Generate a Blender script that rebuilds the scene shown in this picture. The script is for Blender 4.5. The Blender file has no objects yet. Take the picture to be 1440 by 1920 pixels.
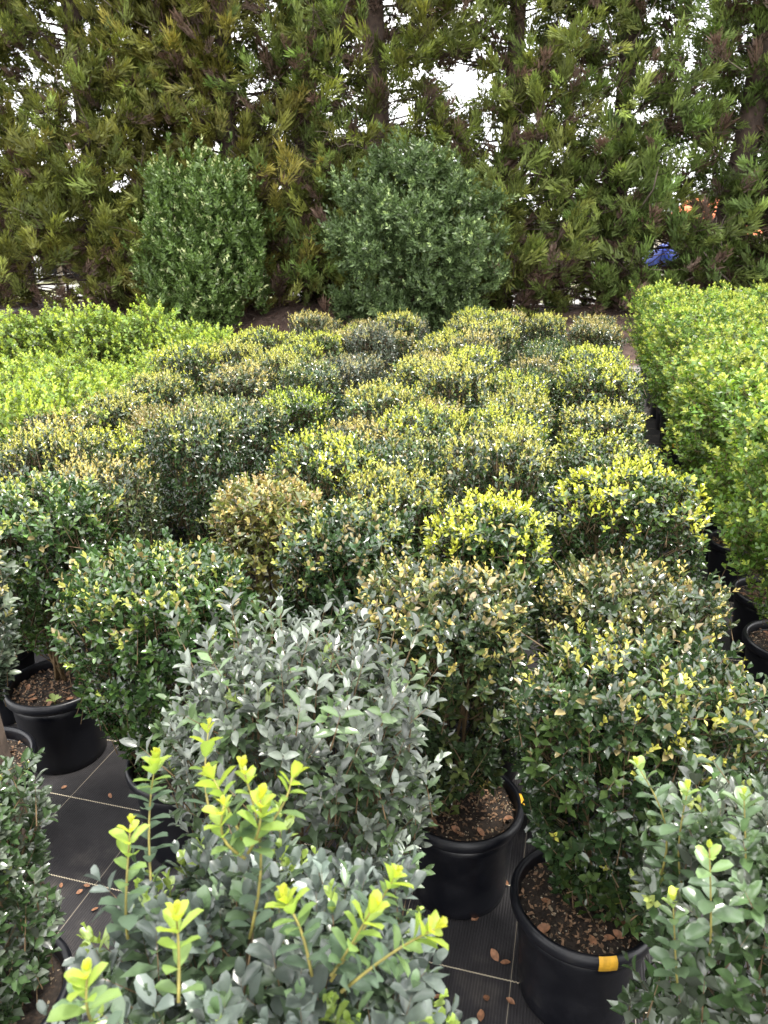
import bpy, math, random
import numpy as np
R = math.radians
random.seed(7)
sc = bpy.context.scene
col = sc.collection

# ------------------------------------------------------------------ camera, sky, sun, exposure
FPX, CAM_H = 1400.0, 1.75                     # focal length in photo pixels (1440x1920), eye height
PITCH, YAW = R(20.0), R(14.5)
cd = bpy.data.cameras.new('camera'); cam = bpy.data.objects.new('camera', cd); col.objects.link(cam)
cam.location = (0, 0, CAM_H); cam.rotation_euler = (R(90) - PITCH, 0, YAW)
cd.sensor_fit = 'VERTICAL'; cd.sensor_height = 36; cd.sensor_width = 27
cd.lens = 36 * FPX / 1920
cd.clip_start = 0.02; cd.clip_end = 3000
cd.dof.use_dof = True; cd.dof.focus_distance = 2.3; cd.dof.aperture_fstop = 8.0
sc.camera = cam

SUN_EL, SUN_AZ = R(72), R(80)                # azimuth clockwise from +Y
w = bpy.data.worlds.new('World'); sc.world = w; w.use_nodes = True
nt = w.node_tree; nt.nodes.clear()
out = nt.nodes.new('ShaderNodeOutputWorld'); bg = nt.nodes.new('ShaderNodeBackground')
sky = nt.nodes.new('ShaderNodeTexSky'); sky.sky_type = 'NISHITA'; sky.sun_disc = False
sky.sun_elevation = SUN_EL; sky.sun_rotation = SUN_AZ
tc = nt.nodes.new('ShaderNodeTexCoord'); nz = nt.nodes.new('ShaderNodeTexNoise')
nz.inputs['Scale'].default_value = 2.4; nz.inputs['Detail'].default_value = 6; nz.inputs['Roughness'].default_value = .55
rp = nt.nodes.new('ShaderNodeValToRGB')
rp.color_ramp.elements[0].position = .30; rp.color_ramp.elements[0].color = (.45, .45, .45, 1)
rp.color_ramp.elements[1].position = .52; rp.color_ramp.elements[1].color = (1, 1, 1, 1)
mx = nt.nodes.new('ShaderNodeMix'); mx.data_type = 'RGBA'
mx.inputs[7].default_value = (10.9, 10.8, 10.7, 1)   # cloud deck
nt.links.new(tc.outputs['Generated'], nz.inputs['Vector']); nt.links.new(nz.outputs['Fac'], rp.inputs['Fac'])
nt.links.new(rp.outputs['Color'], mx.inputs[0]); nt.links.new(sky.outputs['Color'], mx.inputs[6])
nt.links.new(mx.outputs[2], bg.inputs['Color']); nt.links.new(bg.outputs[0], out.inputs[0])
bg.inputs['Strength'].default_value = .10

sd = bpy.data.lights.new('sun', 'SUN'); sun = bpy.data.objects.new('sun', sd); col.objects.link(sun)
sd.energy = 1.5; sd.angle = R(11); sd.color = (1, .95, .86)
sun.rotation_euler = (R(90) - SUN_EL, 0, -SUN_AZ + math.pi)
sc.view_settings.view_transform = 'Standard'; sc.view_settings.look = 'None'
sc.view_settings.gamma = 1; sc.view_settings.use_curve_mapping = False
sc.view_settings.exposure = 1.9

# ------------------------------------------------------------------ pixel helper (a pixel gives a direction, z the plane it meets)
_f = np.array([-math.sin(YAW)*math.cos(PITCH), math.cos(YAW)*math.cos(PITCH), -math.sin(PITCH)])
_r = np.array([math.cos(YAW), math.sin(YAW), 0.]); _u = np.cross(_r, _f)
CAM = np.array([0, 0, CAM_H])
def ray(px, py): return _f + _r*(px-720)/FPX - _u*(py-960)/FPX
def atz(px, py, z=0.):
    d = ray(px, py); return CAM + d*(z-CAM_H)/d[2]
def aty(px, py, y):
    d = ray(px, py); return CAM + d*y/d[1]

# ------------------------------------------------------------------ materials
MATS = {}
def N(nt, t, **kw):
    n = nt.nodes.new('ShaderNode'+t)
    for k, v in kw.items():
        if k in n.inputs: n.inputs[k].default_value = v
        else: setattr(n, k, v)
    return n
def newmat(name):
    m = bpy.data.materials.new(name); m.use_nodes = True; t = m.node_tree
    b = t.nodes['Principled BSDF']; o = t.nodes['Material Output']; MATS[name] = m
    return m, t, b, o
def ramp(t, fac, stops):
    r = t.nodes.new('ShaderNodeValToRGB'); e = r.color_ramp.elements
    while len(e) < len(stops): e.new(.5)
    for x, (p, c) in zip(e, stops): x.position = p; x.color = (*c, 1)
    t.links.new(fac, r.inputs['Fac']); return r.outputs['Color']
def plain(name, c, rough=.6, nscale=30, var=.25, bump=.0, metal=0.):
    m, t, b, o = newmat(name)
    tc = N(t, 'TexCoord'); n = N(t, 'TexNoise', Scale=nscale, Detail=5)
    t.links.new(tc.outputs['Object'], n.inputs['Vector'])
    lo = tuple(x*(1-var) for x in c); hi = tuple(min(1, x*(1+var)) for x in c)
    t.links.new(ramp(t, n.outputs['Fac'], [(.3, lo), (.7, hi)]), b.inputs['Base Color'])
    b.inputs['Roughness'].default_value = rough; b.inputs['Metallic'].default_value = metal
    if bump:
        bp = N(t, 'Bump', Strength=bump, Distance=.01); t.links.new(n.outputs['Fac'], bp.inputs['Height']); t.links.new(bp.outputs[0], b.inputs['Normal'])
    return m
def leafmat(name, rough=.36, trans=.25, spec=.5, nscale=90, nvar=.18, objvar=.12):
    m, t, b, o = newmat(name)
    at = N(t, 'Attribute', attribute_name='Col')
    tc = N(t, 'TexCoord'); n = N(t, 'TexNoise', Scale=nscale, Detail=3)
    t.links.new(tc.outputs['Object'], n.inputs['Vector'])
    mr = N(t, 'MapRange'); mr.inputs[1].default_value = .3; mr.inputs[2].default_value = .7
    mr.inputs[3].default_value = 1-nvar; mr.inputs[4].default_value = 1+nvar
    t.links.new(n.outputs['Fac'], mr.inputs[0])
    oi = N(t, 'ObjectInfo'); mo = N(t, 'MapRange'); mo.inputs[3].default_value = 1-objvar; mo.inputs[4].default_value = 1+objvar
    t.links.new(oi.outputs['Random'], mo.inputs[0])
    mm = N(t, 'Math', operation='MULTIPLY'); t.links.new(mr.outputs[0], mm.inputs[0]); t.links.new(mo.outputs[0], mm.inputs[1])
    hs = N(t, 'HueSaturation'); t.links.new(at.outputs['Color'], hs.inputs['Color']); t.links.new(mm.outputs[0], hs.inputs['Value'])
    t.links.new(hs.outputs[0], b.inputs['Base Color'])
    b.inputs['Roughness'].default_value = rough; b.inputs['Specular IOR Level'].default_value = spec
    tr = N(t, 'BsdfTranslucent'); hs2 = N(t, 'HueSaturation', Saturation=1.15, Value=1.35); hs2.inputs['Hue'].default_value = .485
    t.links.new(hs.outputs[0], hs2.inputs['Color']); t.links.new(hs2.outputs[0], tr.inputs['Color'])
    ms = N(t, 'MixShader'); ms.inputs[0].default_value = trans
    t.links.new(b.outputs[0], ms.inputs[1]); t.links.new(tr.outputs[0], ms.inputs[2]); t.links.new(ms.outputs[0], o.inputs['Surface'])
    return m
leafmat('box_leaf', .19, .17, 1.0)
leafmat('glaucous_leaf', .27, .17, .8)
leafmat('shoot_leaf', .35, .45, .4)
leafmat('bright_leaf', .33, .32, .5)
leafmat('conifer_leaf', .6, .25, .3, nscale=3, nvar=.2)
leafmat('bush_leaf', .42, .22, .45, nscale=3)
plain('twig', (.13, .085, .04), .7, 60, .35)
plain('pale_twig', (.21, .17, .14), .8, 20, .3)
plain('bark', (.055, .036, .028), .9, 14, .45, .6)
plain('greybark', (.15, .12, .10), .9, 20, .4, .4)
plain('dead_leaf', (.26, .125, .065), .65, 80, .45)
plain('chip', (.20, .12, .07), .85, 70, .5)
plain('perlite', (.42, .36, .27), .8, 70, .2)
plain('yellow_paint', (.62, .34, .025), .55, 60, .25)
plain('stake_wood', (.085, .06, .045), .85, 25, .4, .4)
plain('white_paint', (.75, .75, .73), .6, 6, .06)
plain('shed_brown', (.16, .075, .05), .8, 5, .25)
plain('shed_dark', (.02, .02, .022), .9, 5, .2)
plain('orange_roof', (.62, .15, .055), .7, 6, .2)
plain('cream_wall', (.62, .58, .50), .8, 4, .1)
plain('grey_metal', (.30, .31, .33), .5, 8, .15)
plain('blue_plastic', (.035, .07, .42), .35, 6, .2)
plain('blue_twine', (.02, .13, .55), .6, 60, .3)
plain('fence_wood', (.12, .095, .07), .85, 12, .3)
plain('wire', (.35, .35, .35), .4, 5, .1, metal=.7)
def potmat():
    m, t, b, o = newmat('black_plastic')
    tc = N(t, 'TexCoord'); n = N(t, 'TexNoise', Scale=14, Detail=6); n2 = N(t, 'TexNoise', Scale=160, Detail=2)
    t.links.new(tc.outputs['Object'], n.inputs['Vector']); t.links.new(tc.outputs['Object'], n2.inputs['Vector'])
    t.links.new(ramp(t, n.outputs['Fac'], [(.42, (.0035, .004, .007)), (.66, (.007, .0075, .011)), (.8, (.028, .026, .024))]), b.inputs['Base Color'])
    t.links.new(ramp(t, n.outputs['Fac'], [(.3, (.30,)*3), (.75, (.55,)*3)]), b.inputs['Roughness'])
    bp = N(t, 'Bump', Strength=.12, Distance=.002); t.links.new(n2.outputs['Fac'], bp.inputs['Height']); t.links.new(bp.outputs[0], b.inputs['Normal'])
potmat()
def soilmat():
    m, t, b, o = newmat('potting_soil')
    tc = N(t, 'TexCoord'); n = N(t, 'TexNoise', Scale=60, Detail=8, Roughness=.7); v = N(t, 'TexVoronoi', Scale=150)
    for x in (n, v): t.links.new(tc.outputs['Object'], x.inputs['Vector'])
    c1 = ramp(t, n.outputs['Fac'], [(.35, (.012, .009, .007)), (.55, (.035, .024, .017)), (.72, (.10, .062, .038))])
    fl = ramp(t, v.outputs['Color'], [(.86, (0, 0, 0)), (.9, (1, 1, 1))])
    mx = N(t, 'Mix', data_type='RGBA'); mx.inputs[7].default_value = (.3, .23, .15, 1)
    t.links.new(fl, mx.inputs[0]); t.links.new(c1, mx.inputs[6]); t.links.new(mx.outputs[2], b.inputs['Base Color'])
    b.inputs['Roughness'].default_value = .9
    bp = N(t, 'Bump', Strength=1., Distance=.01); t.links.new(n.outputs['Fac'], bp.inputs['Height']); t.links.new(bp.outputs[0], b.inputs['Normal'])
soilmat()
GRID = .298
def matmat():
    """woven black weed mat: straight pale threads along the rows every GRID, cream zigzag threads across them"""
    m, t, b, o = newmat('weed_mat')
    tc = N(t, 'TexCoord'); sp = N(t, 'SeparateXYZ'); t.links.new(tc.outputs['Object'], sp.inputs[0])
    def M(op, a, bb=None, c=None):
        n = N(t, 'Math', operation=op)
        for i, v in enumerate((a, bb, c)):
            if v is None: continue
            if isinstance(v, (int, float)): n.inputs[i].default_value = v
            else: t.links.new(v, n.inputs[i])
        return n.outputs[0]
    X, Y = sp.outputs[0], sp.outputs[1]
    def line(c, off, wd):
        fr = M('FRACT', M('DIVIDE', M('SUBTRACT', c, off), GRID)); d = M('ABSOLUTE', M('SUBTRACT', fr, .5))
        return M('GREATER_THAN', d, .5 - wd/GRID)
    l1 = line(X, -.032, .0011)
    zig = M('MULTIPLY', M('SINE', M('MULTIPLY', X, 2*math.pi/.0085)), .0011)
    l2 = line(M('ADD', Y, zig), 1.397, .0016)
    # ribs of the weave run along the rows
    rib = M('SINE', M('MULTIPLY', X, 2*math.pi/.0075)); rib2 = M('SINE', M('MULTIPLY', Y, 2*math.pi/.0042))
    wv = M('ADD', M('MULTIPLY', rib, .5), M('MULTIPLY', M('MULTIPLY', rib2, rib), .5))
    n = N(t, 'TexNoise', Scale=5, Detail=8, Roughness=.65); t.links.new(tc.outputs['Object'], n.inputs['Vector'])
    n3 = N(t, 'TexNoise', Scale=120, Detail=4); t.links.new(tc.outputs['Object'], n3.inputs['Vector'])
    c = ramp(t, n.outputs['Fac'], [(.36, (.011, .0105, .012)), (.56, (.024, .022, .024)), (.76, (.07, .062, .056))])
    mw = N(t, 'MapRange'); mw.inputs[1].default_value = -1; mw.inputs[2].default_value = 1; mw.inputs[3].default_value = .45; mw.inputs[4].default_value = 1.75
    t.links.new(wv, mw.inputs[0])
    hs = N(t, 'HueSaturation'); t.links.new(c, hs.inputs['Color']); t.links.new(mw.outputs[0], hs.inputs['Value'])
    m1 = N(t, 'Mix', data_type='RGBA'); m1.inputs[7].default_value = (.30, .26, .20, 1); t.links.new(M('MULTIPLY', l1, .75), m1.inputs[0]); t.links.new(hs.outputs[0], m1.inputs[6])
    m2 = N(t, 'Mix', data_type='RGBA'); m2.inputs[7].default_value = (.52, .45, .33, 1); t.links.new(l2, m2.inputs[0]); t.links.new(m1.outputs[2], m2.inputs[6])
    t.links.new(m2.outputs[2], b.inputs['Base Color']); b.inputs['Roughness'].default_value = .62; b.inputs['Specular IOR Level'].default_value = .35
    bp = N(t, 'Bump', Strength=.5, Distance=.002); t.links.new(M('ADD', wv, n3.outputs['Fac']), bp.inputs['Height']); t.links.new(bp.outputs[0], b.inputs['Normal'])
matmat()
def groundmat(name, stops, scale, bump=.6, dist=.03, vor=0):
    m, t, b, o = newmat(name)
    tc = N(t, 'TexCoord'); n = N(t, 'TexNoise', Scale=scale, Detail=9, Roughness=.68)
    t.links.new(tc.outputs['Object'], n.inputs['Vector']); f = n.outputs['Fac']
    if vor:
        v = N(t, 'TexVoronoi', Scale=vor); t.links.new(tc.outputs['Object'], v.inputs['Vector'])
        a = N(t, 'Math', operation='MULTIPLY_ADD'); a.inputs[1].default_value = .5; a.inputs[2].default_value = 0
        s = N(t, 'SeparateColor'); t.links.new(v.outputs['Color'], s.inputs[0]); t.links.new(s.outputs[0], a.inputs[0])
        a2 = N(t, 'Math', operation='MULTIPLY_ADD'); a2.inputs[1].default_value = .5; t.links.new(f, a2.inputs[0]); t.links.new(a.outputs[0], a2.inputs[2]); f = a2.outputs[0]
    t.links.new(ramp(t, f, stops), b.inputs['Base Color']); b.inputs['Roughness'].default_value = .92
    bp = N(t, 'Bump', Strength=bump, Distance=dist); t.links.new(f, bp.inputs['Height']); t.links.new(bp.outputs[0], b.inputs['Normal'])
groundmat('litter', [(.3, (.03, .018, .014)), (.5, (.075, .045, .035)), (.72, (.14, .095, .075))], 9, 1., .05)
groundmat('gravel', [(.28, (.07, .06, .058)), (.5, (.19, .17, .165)), (.72, (.36, .33, .31))], 6, 1., .03, vor=38)
groundmat('pasture', [(.3, (.09, .11, .035)), (.5, (.17, .17, .08)), (.7, (.28, .25, .16))], 1.5)
groundmat('road', [(.3, (.22, .21, .20)), (.6, (.33, .32, .31))], 4, .3)

# ------------------------------------------------------------------ mesh helpers
def link(o, parent=None):
    col.objects.link(o)
    if parent is not None: o.parent = parent
    return o
def mesh_np(name, V, T, mat, C=None, smooth=True):
    me = bpy.data.meshes.new(name); V = np.asarray(V, np.float32); T = np.asarray(T, np.int32)
    me.vertices.add(len(V)); me.vertices.foreach_set('co', V.ravel())
    k = T.shape[1]
    me.loops.add(T.size); me.loops.foreach_set('vertex_index', T.ravel())
    me.polygons.add(len(T)); me.polygons.foreach_set('loop_start', np.arange(0, T.size, k, dtype=np.int32))
    me.polygons.foreach_set('use_smooth', np.full(len(T), smooth))
    if C is not None:
        a = me.attributes.new('Col', 'FLOAT_COLOR', 'POINT')
        a.data.foreach_set('color', np.concatenate([C, np.ones((len(C), 1))], 1).astype(np.float32).ravel())
    me.update(calc_edges=True)
    if mat: me.materials.append(MATS[mat])
    return me
def obj(name, me, parent=None): return link(bpy.data.objects.new(name, me), parent)
def tag(o, label=None, cat=None, group=None, kind=None):
    for k, v in (('label', label), ('category', cat), ('group', group), ('kind', kind)):
        if v: o[k] = v
    return o
def empty(name, loc, rz=0.):
    e = bpy.data.objects.new(name, None); e.empty_display_size = .1; col.objects.link(e)
    e.location = loc; e.rotation_euler = (0, 0, rz); return e
def norm(a): return a/np.maximum(np.linalg.norm(a, axis=-1, keepdims=True), 1e-9)
class MB:
    def __init__(s): s.v = []; s.t = []; s.n = 0
    def add(s, V, T): V = np.asarray(V, float); s.v.append(V); s.t.append(np.asarray(T)+s.n); s.n += len(V)
    def tube(s, P, r, k=6, cap=True):
        P = np.asarray(P, float); n = len(P); r = np.full(n, r) if np.isscalar(r) else np.asarray(r, float)
        d = norm(np.gradient(P, axis=0)); a = np.array([0, 0, 1.]) if abs(d[0][2]) < .9 else np.array([1., 0, 0])
        x = norm(np.cross(d, a)); y = np.cross(d, x); an = np.arange(k)*2*math.pi/k
        V = (P[:, None] + r[:, None, None]*(np.cos(an)[None, :, None]*x[:, None] + np.sin(an)[None, :, None]*y[:, None])).reshape(-1, 3)
        T = []
        for i in range(n-1):
            for j in range(k):
                a0, b0 = i*k+j, i*k+(j+1) % k; T += [(a0, b0, b0+k), (a0, b0+k, a0+k)]
        if cap:
            for j in range(1, k-1): T += [(0, j+1, j), ((n-1)*k, (n-1)*k+j, (n-1)*k+j+1)]
        s.add(V, T)
    def box(s, lo, hi):
        x0, y0, z0 = lo; x1, y1, z1 = hi
        V = [(x0,y0,z0),(x1,y0,z0),(x1,y1,z0),(x0,y1,z0),(x0,y0,z1),(x1,y0,z1),(x1,y1,z1),(x0,y1,z1)]
        q = [(3,2,1,0),(4,5,6,7),(0,1,5,4),(1,2,6,5),(2,3,7,6),(3,0,4,7)]
        s.add(V, [t for a in q for t in ((a[0],a[1],a[2]),(a[0],a[2],a[3]))])
    def lathe(s, prof, k=48, a0=0., a1=2*math.pi):
        full = abs(a1-a0-2*math.pi) < 1e-6; m = k if full else k+1
        an = a0 + (a1-a0)*np.arange(m)/k; p = np.asarray(prof, float); n = len(p)
        V = np.stack([p[None, :, 0]*np.cos(an)[:, None], p[None, :, 0]*np.sin(an)[:, None], np.repeat(p[None, :, 1], m, 0)], -1).reshape(-1, 3)
        T = []
        for j in range(k):
            j2 = (j+1) % m
            for i in range(n-1):
                a, b, c, d = j*n+i, j2*n+i, j2*n+i+1, j*n+i+1; T += [(a, b, c), (a, c, d)]
        s.add(V, T)
    def mesh(s, name, mat, smooth=True): return mesh_np(name, np.concatenate(s.v), np.concatenate(s.t), mat, None, smooth)
    def build(s, name, mat, parent=None, smooth=True): return obj(name, s.mesh(name, mat, smooth), parent)

# leaf templates: length 1 along +Y, upper face +Z
def tmpl(kind):
    if kind == 'fine':
        ys = [0, .22, .52, .8, 1.]; hw = [0, .20, .255, .165, 0]; zm = [0, .015, .02, -.01, -.06]
    elif kind == 'round':
        ys = [0, .25, .58, .86, 1.]; hw = [0, .20, .29, .21, 0]; zm = [0, .015, .02, .0, -.03]
    if kind in ('fine', 'round'):
        V = [(0, y, z) for y, z in zip(ys, zm)]
        V += [(-h, y+.02, z+.42*h) for y, h, z in list(zip(ys, hw, zm))[1:4]] + [(h, y+.02, z+.42*h) for y, h, z in list(zip(ys, hw, zm))[1:4]]
        T = []
        for b, fl in ((5, 0), (8, 1)):
            q = [(0, 1, b), (1, 2, b+1), (1, b+1, b), (2, 3, b+2), (2, b+2, b+1), (3, 4, b+2)]
            T += [t if fl else t[::-1] for t in q]
        mul = [1.1, 1.28, 1.22, 1.12, 1.05] + [1, .95, 1.05]*2
    elif kind == 'mid':
        V = [(0, 0, 0), (0, .5, .02), (0, 1, -.05), (-.25, .5, .1), (.25, .5, .1)]
        T = [(0, 1, 3), (1, 2, 3), (0, 4, 1), (1, 4, 2)]; mul = [1.1, 1.15, 1, 1, 1]
    elif kind == 'midround':
        V = [(0, 0, 0), (0, .55, .02), (0, 1, -.03), (-.33, .62, .1), (.33, .62, .1)]
        T = [(0, 1, 3), (1, 2, 3), (0, 4, 1), (1, 4, 2)]; mul = [1.1, 1.1, 1, 1, 1]
    elif kind == 'blade':
        V = [(0, 0, 0), (-.09, .45, .02), (.09, .45, .02), (0, 1, 0)]; T = [(0, 2, 1), (1, 2, 3)]; mul = [.8, 1, 1, 1.15]
    elif kind == 'needle':
        V = [(-.07, 0, 0), (.07, 0, 0), (0, 1, 0)]; T = [(0, 1, 2)]; mul = [.85, .85, 1.2]
    return np.array(V, float), np.array(T), np.array(mul)
TM = {k: tmpl(k) for k in ('fine', 'round', 'mid', 'midround', 'blade', 'needle')}
def leaves_mesh(name, kind, P, Y, Z, S, C, mat, aspect=None):
    if np.isscalar(aspect): aspect = np.full(len(P), float(aspect))
    V0, T0, mul = TM[kind]; X = np.cross(Y, Z)
    A = np.ones(len(P)) if aspect is None else aspect
    V = P[:, None] + S[:, None, None]*((V0[None, :, 0:1]*A[:, None, None])*X[:, None] + V0[None, :, 1:2]*Y[:, None] + V0[None, :, 2:3]*Z[:, None])
    T = T0[None] + (np.arange(len(P))*len(V0))[:, None, None]
    Cc = np.clip(C[:, None]*mul[None, :, None], 0, .9)
    return mesh_np(name, V.reshape(-1, 3), T.reshape(-1, 3), mat, Cc.reshape(-1, 3))

# ------------------------------------------------------------------ shrub generator
def sstep(a, b, x): t = np.clip((x-a)/(b-a), 0, 1); return t*t*(3-2*t)
def gen_shrub(seed, w, d, h, zb, n, leaf, st, loose=0., p=3.2, nodes=5, upness=.75, flare=.62, topdome=.05):
    """shoots with opposite leaf pairs on a clipped, lumpy, rounded box; local coordinates, z from the ground"""
    g = np.random.default_rng(seed); top = g.random(n) < st.get('topshare', .30)
    th = g.random(n)*2*math.pi; zf = g.random(n)**.9
    sup = (np.abs(np.cos(th))**p + np.abs(np.sin(th))**p)**(-1/p)
    ph = g.random(6)*6.28
    lk = st.get('lumpy', 1.); lump = 1 + lk*(.07*np.sin(3*th+ph[0]+5*zf) + .055*np.sin(5*th+ph[1]-7*zf) + .045*np.sin(8*th+ph[2]+11*zf))
    prof = flare + (1-flare)*sstep(0, .45, zf) - .12*sstep(.78, 1, zf)
    rad = sup*lump*prof
    rr = np.sqrt(g.random(n)); rad = np.where(top, sup*rr*.9, rad)
    hx, hy = w/2, d/2
    x, y = np.cos(th)*rad*hx, np.sin(th)*rad*hy
    z = zb + (h-zb)*zf
    zt = h - topdome*rr**3 + .022*lk*np.sin(9*x/w*2+ph[3])*np.cos(8*y/d*2+ph[4]) + g.normal(0, .012, n)
    z = np.where(top, zt, np.minimum(z, h-.02))
    nrm = np.stack([np.cos(th), np.sin(th), np.zeros(n)], 1)
    nrm = np.where(top[:, None], np.stack([np.cos(th)*rr*.45, np.sin(th)*rr*.45, np.ones(n)], 1), nrm)
    deep = g.random(n) < .26
    inset = np.where(deep, g.uniform(.12, .45, n), g.exponential(.035, n))
    sc_ = 1-inset; x *= sc_; y *= sc_; z = np.where(top, z - inset*.25, z)
    T = np.stack([x, y, z], 1)
    D = norm(nrm*.55 + np.array([0, 0, upness]) + g.normal(0, .28, (n, 3)))
    if loose: T = T + D*(g.random(n)**3*loose)[:, None]*(~deep)[:, None]
    # new growth in patches
    pt = .5+.5*np.sin(7*x/w+ph[4])*np.sin(6*y/d+ph[5])*np.cos(5*z+ph[0])
    tz_ = st.get('cap', .125); topness = np.clip(sstep(h-tz_-topdome, h-.015-topdome, z), 0, 1)
    pnew = (st['ptop']*topness*(.22+1.25*sstep(.34, .62, pt)) + st['pside']*(1-topness))
    new = (g.random(n) < pnew) & ~deep
    T = T + D*(new*g.uniform(.0, .022, n))[:, None]
    inter = leaf*g.uniform(.42, .62, n)
    k = nodes; jit = st.get('jit', 1.)
    a = norm(np.cross(D, np.array([.31, .2, .93])+g.normal(0, .3, (n, 3)))); b = np.cross(D, a)
    az0 = g.random(n)*6.28
    Ps, Ys, Zs, Ss, Cs, Ks, Id = [], [], [], [], [], [], []
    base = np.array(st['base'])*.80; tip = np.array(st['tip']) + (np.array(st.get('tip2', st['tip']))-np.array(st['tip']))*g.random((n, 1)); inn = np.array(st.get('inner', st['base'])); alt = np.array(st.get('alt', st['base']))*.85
    pal = g.random(n) < st.get('palt', .15)
    cb = np.where(pal[:, None], alt, base)*np.exp(g.normal(0, st.get('var', .22), n))[:, None]
    for i in range(k):
        node = T - D*(inter*np.where(new, i*.8, i))[:, None]
        isn = new & (i < st.get('newnodes', 2)+1)
        al = np.radians(np.interp(i, [0, 1, 2, 4], [24, 44, 58, 70])*np.where(isn, .75, 1.) + g.normal(0, jit*.8*10, n))
        sz = leaf*np.interp(i, [0, 1, 2], [.62, .92, 1.])*g.uniform(.78, 1.15, n)
        for s in (0, math.pi):
            az = az0 + i*math.pi/2 + s + g.normal(0, .25, n)
            u = np.cos(az)[:, None]*a + np.sin(az)[:, None]*b
            Y = norm(np.cos(al)[:, None]*D + np.sin(al)[:, None]*u + g.normal(0, .12*jit, (n, 3)))
            Z = np.sin(al)[:, None]*D - np.cos(al)[:, None]*u + np.array([0, 0, .25*jit]) + g.normal(0, .18*jit, (n, 3))
            Z = norm(Z - (Z*Y).sum(1, keepdims=True)*Y)
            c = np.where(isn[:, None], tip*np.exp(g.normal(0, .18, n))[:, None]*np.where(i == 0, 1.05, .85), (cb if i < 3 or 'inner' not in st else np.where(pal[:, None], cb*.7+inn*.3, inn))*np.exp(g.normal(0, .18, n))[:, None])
            if 'brown' in st:
                br = (g.random(n) < st['pbrown']*topness) & ~isn & (i < 2)
                c = np.where(br[:, None], np.array(st['brown'])*np.exp(g.normal(0, .2, n))[:, None], c)
            Ps.append(node); Ys.append(Y); Zs.append(Z); Ss.append(sz*np.where(isn, st.get('newsize', .66), 1.)); Cs.append(c); Ks.append(np.where(isn, 100+i, i)); Id.append(deep)
    cat = np.concatenate
    return dict(P=cat(Ps), Y=cat(Ys), Z=cat(Zs), S=cat(Ss), C=cat(Cs), K=cat(Ks), deep=cat(Id), T=T, D=D, L=inter*(k+1.5), dp=deep)
def twig_mesh(G, name, r, mat, g):
    """one thin stalk per shoot plus leader stems from the soil"""
    T, D, L = G['T'], G['D'], G['L']; n = len(T)
    a = norm(np.cross(D, np.array([.3, .9, .1]))); b = np.cross(D, a); B = T - D*L[:, None]
    V = np.stack([B+a*r, B-.5*a*r+.87*b*r, B-.5*a*r-.87*b*r, T], 1).reshape(-1, 3)
    q = np.array([(0, 1, 3), (1, 2, 3), (2, 0, 3)])
    return mesh_np(name, V, (q[None]+(np.arange(n)*4)[:, None, None]).reshape(-1, 3), mat)
def stems(seed, w, h, k=7, r=.005, zs=.25):
    g = np.random.default_rng(seed); out = []
    for i in range(k):
        an = g.random()*6.28; e = w*.24*g.random()**.5
        x0, y0 = g.normal(0, .012, 2); x1, y1 = math.cos(an)*e, math.sin(an)*e
        t = np.linspace(0, 1, 6)
        P = np.stack([x0+(x1-x0)*t**.7, y0+(y1-y0)*t**.7, zs+(h-.1-zs)*t], 1) + g.normal(0, .006, (6, 3))*[1, 1, 0]
        m = MB(); m.tube(P, np.linspace(r, r*.35, 6), 5); out.append(m)
    return out

# ------------------------------------------------------------------ pot (shared meshes)
POT_H, POT_R, SOIL_Z = .30, .172, .262
m = MB(); m.lathe([(0, .004), (.118, .004), (.128, 0), (.134, .006), (.1365, .03), (.1405, .10), (.150, .225), (.152, .232), (.153, .262), (.150, .262), (.146, .225), (.130, .02), (0, .02)], 56); POT_ME = m.mesh('pot', 'black_plastic')
m = MB(); m.lathe([(.150, .258), (.157, .258), (.1575, .266), (.166, .267), (.1705, .271), (.172, .280), (.1715, .290), (.168, .297), (.162, .300), (.155, .298), (.152, .290), (.1505, .27), (.150, .258)], 64); RIM_ME = m.mesh('rim', 'black_plastic')
def soil_mesh(seed):
    g = np.random.default_rng(seed); rs = np.linspace(0, .1515, 9); k = 36; V = [(0, 0, SOIL_Z+.012)]; T = []
    for r in rs[1:]:
        for j in range(k):
            a = j*2*math.pi/k; V.append((r*math.cos(a), r*math.sin(a), SOIL_Z + .012*(1-(r/.15)**2) + g.normal(0, .004)))
    for j in range(k): T.append((0, 1+j, 1+(j+1) % k))
    for i in range(len(rs)-2):
        for j in range(k):
            a, b = 1+i*k+j, 1+i*k+(j+1) % k; T += [(a, a+k, b+k), (a, b+k, b)]
    return mesh_np('soil', V, T, 'potting_soil')
SOIL_ME = [soil_mesh(i) for i in range(3)]
def chips_mesh(seed, n, mat, lo, hi, rmax=.145):
    g = np.random.default_rng(seed); r = rmax*np.sqrt(g.random(n)); a = g.random(n)*6.28
    P = np.stack([r*np.cos(a), r*np.sin(a), SOIL_Z+.012*(1-(r/.15)**2)+.004+g.random(n)*.004], 1)
    Y = norm(np.stack([g.normal(0, 1, n), g.normal(0, 1, n), g.normal(0, .25, n)], 1)); Z = norm(np.stack([g.normal(0, .5, n), g.normal(0, .5, n), np.ones(n)], 1))
    Z = norm(Z-(Z*Y).sum(1, keepdims=True)*Y)
    return leaves_mesh('bark_chips', 'mid', P, Y, Z, g.uniform(lo, hi, n), np.ones((n, 3))*.2, mat)
CHIP_ME = chips_mesh(5, 420, 'chip', .006, .018); PERL_ME = chips_mesh(6, 150, 'perlite', .003, .007)
def paint_mesh(da):
    m = MB(); m.lathe([(.1580, .2645), (.1665, .2655), (.1720, .270), (.1735, .280), (.1730, .2905), (.169, .2985), (.162, .3015)], 8, -da, da); return m.mesh('paint_mark', 'yellow_paint')
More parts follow.
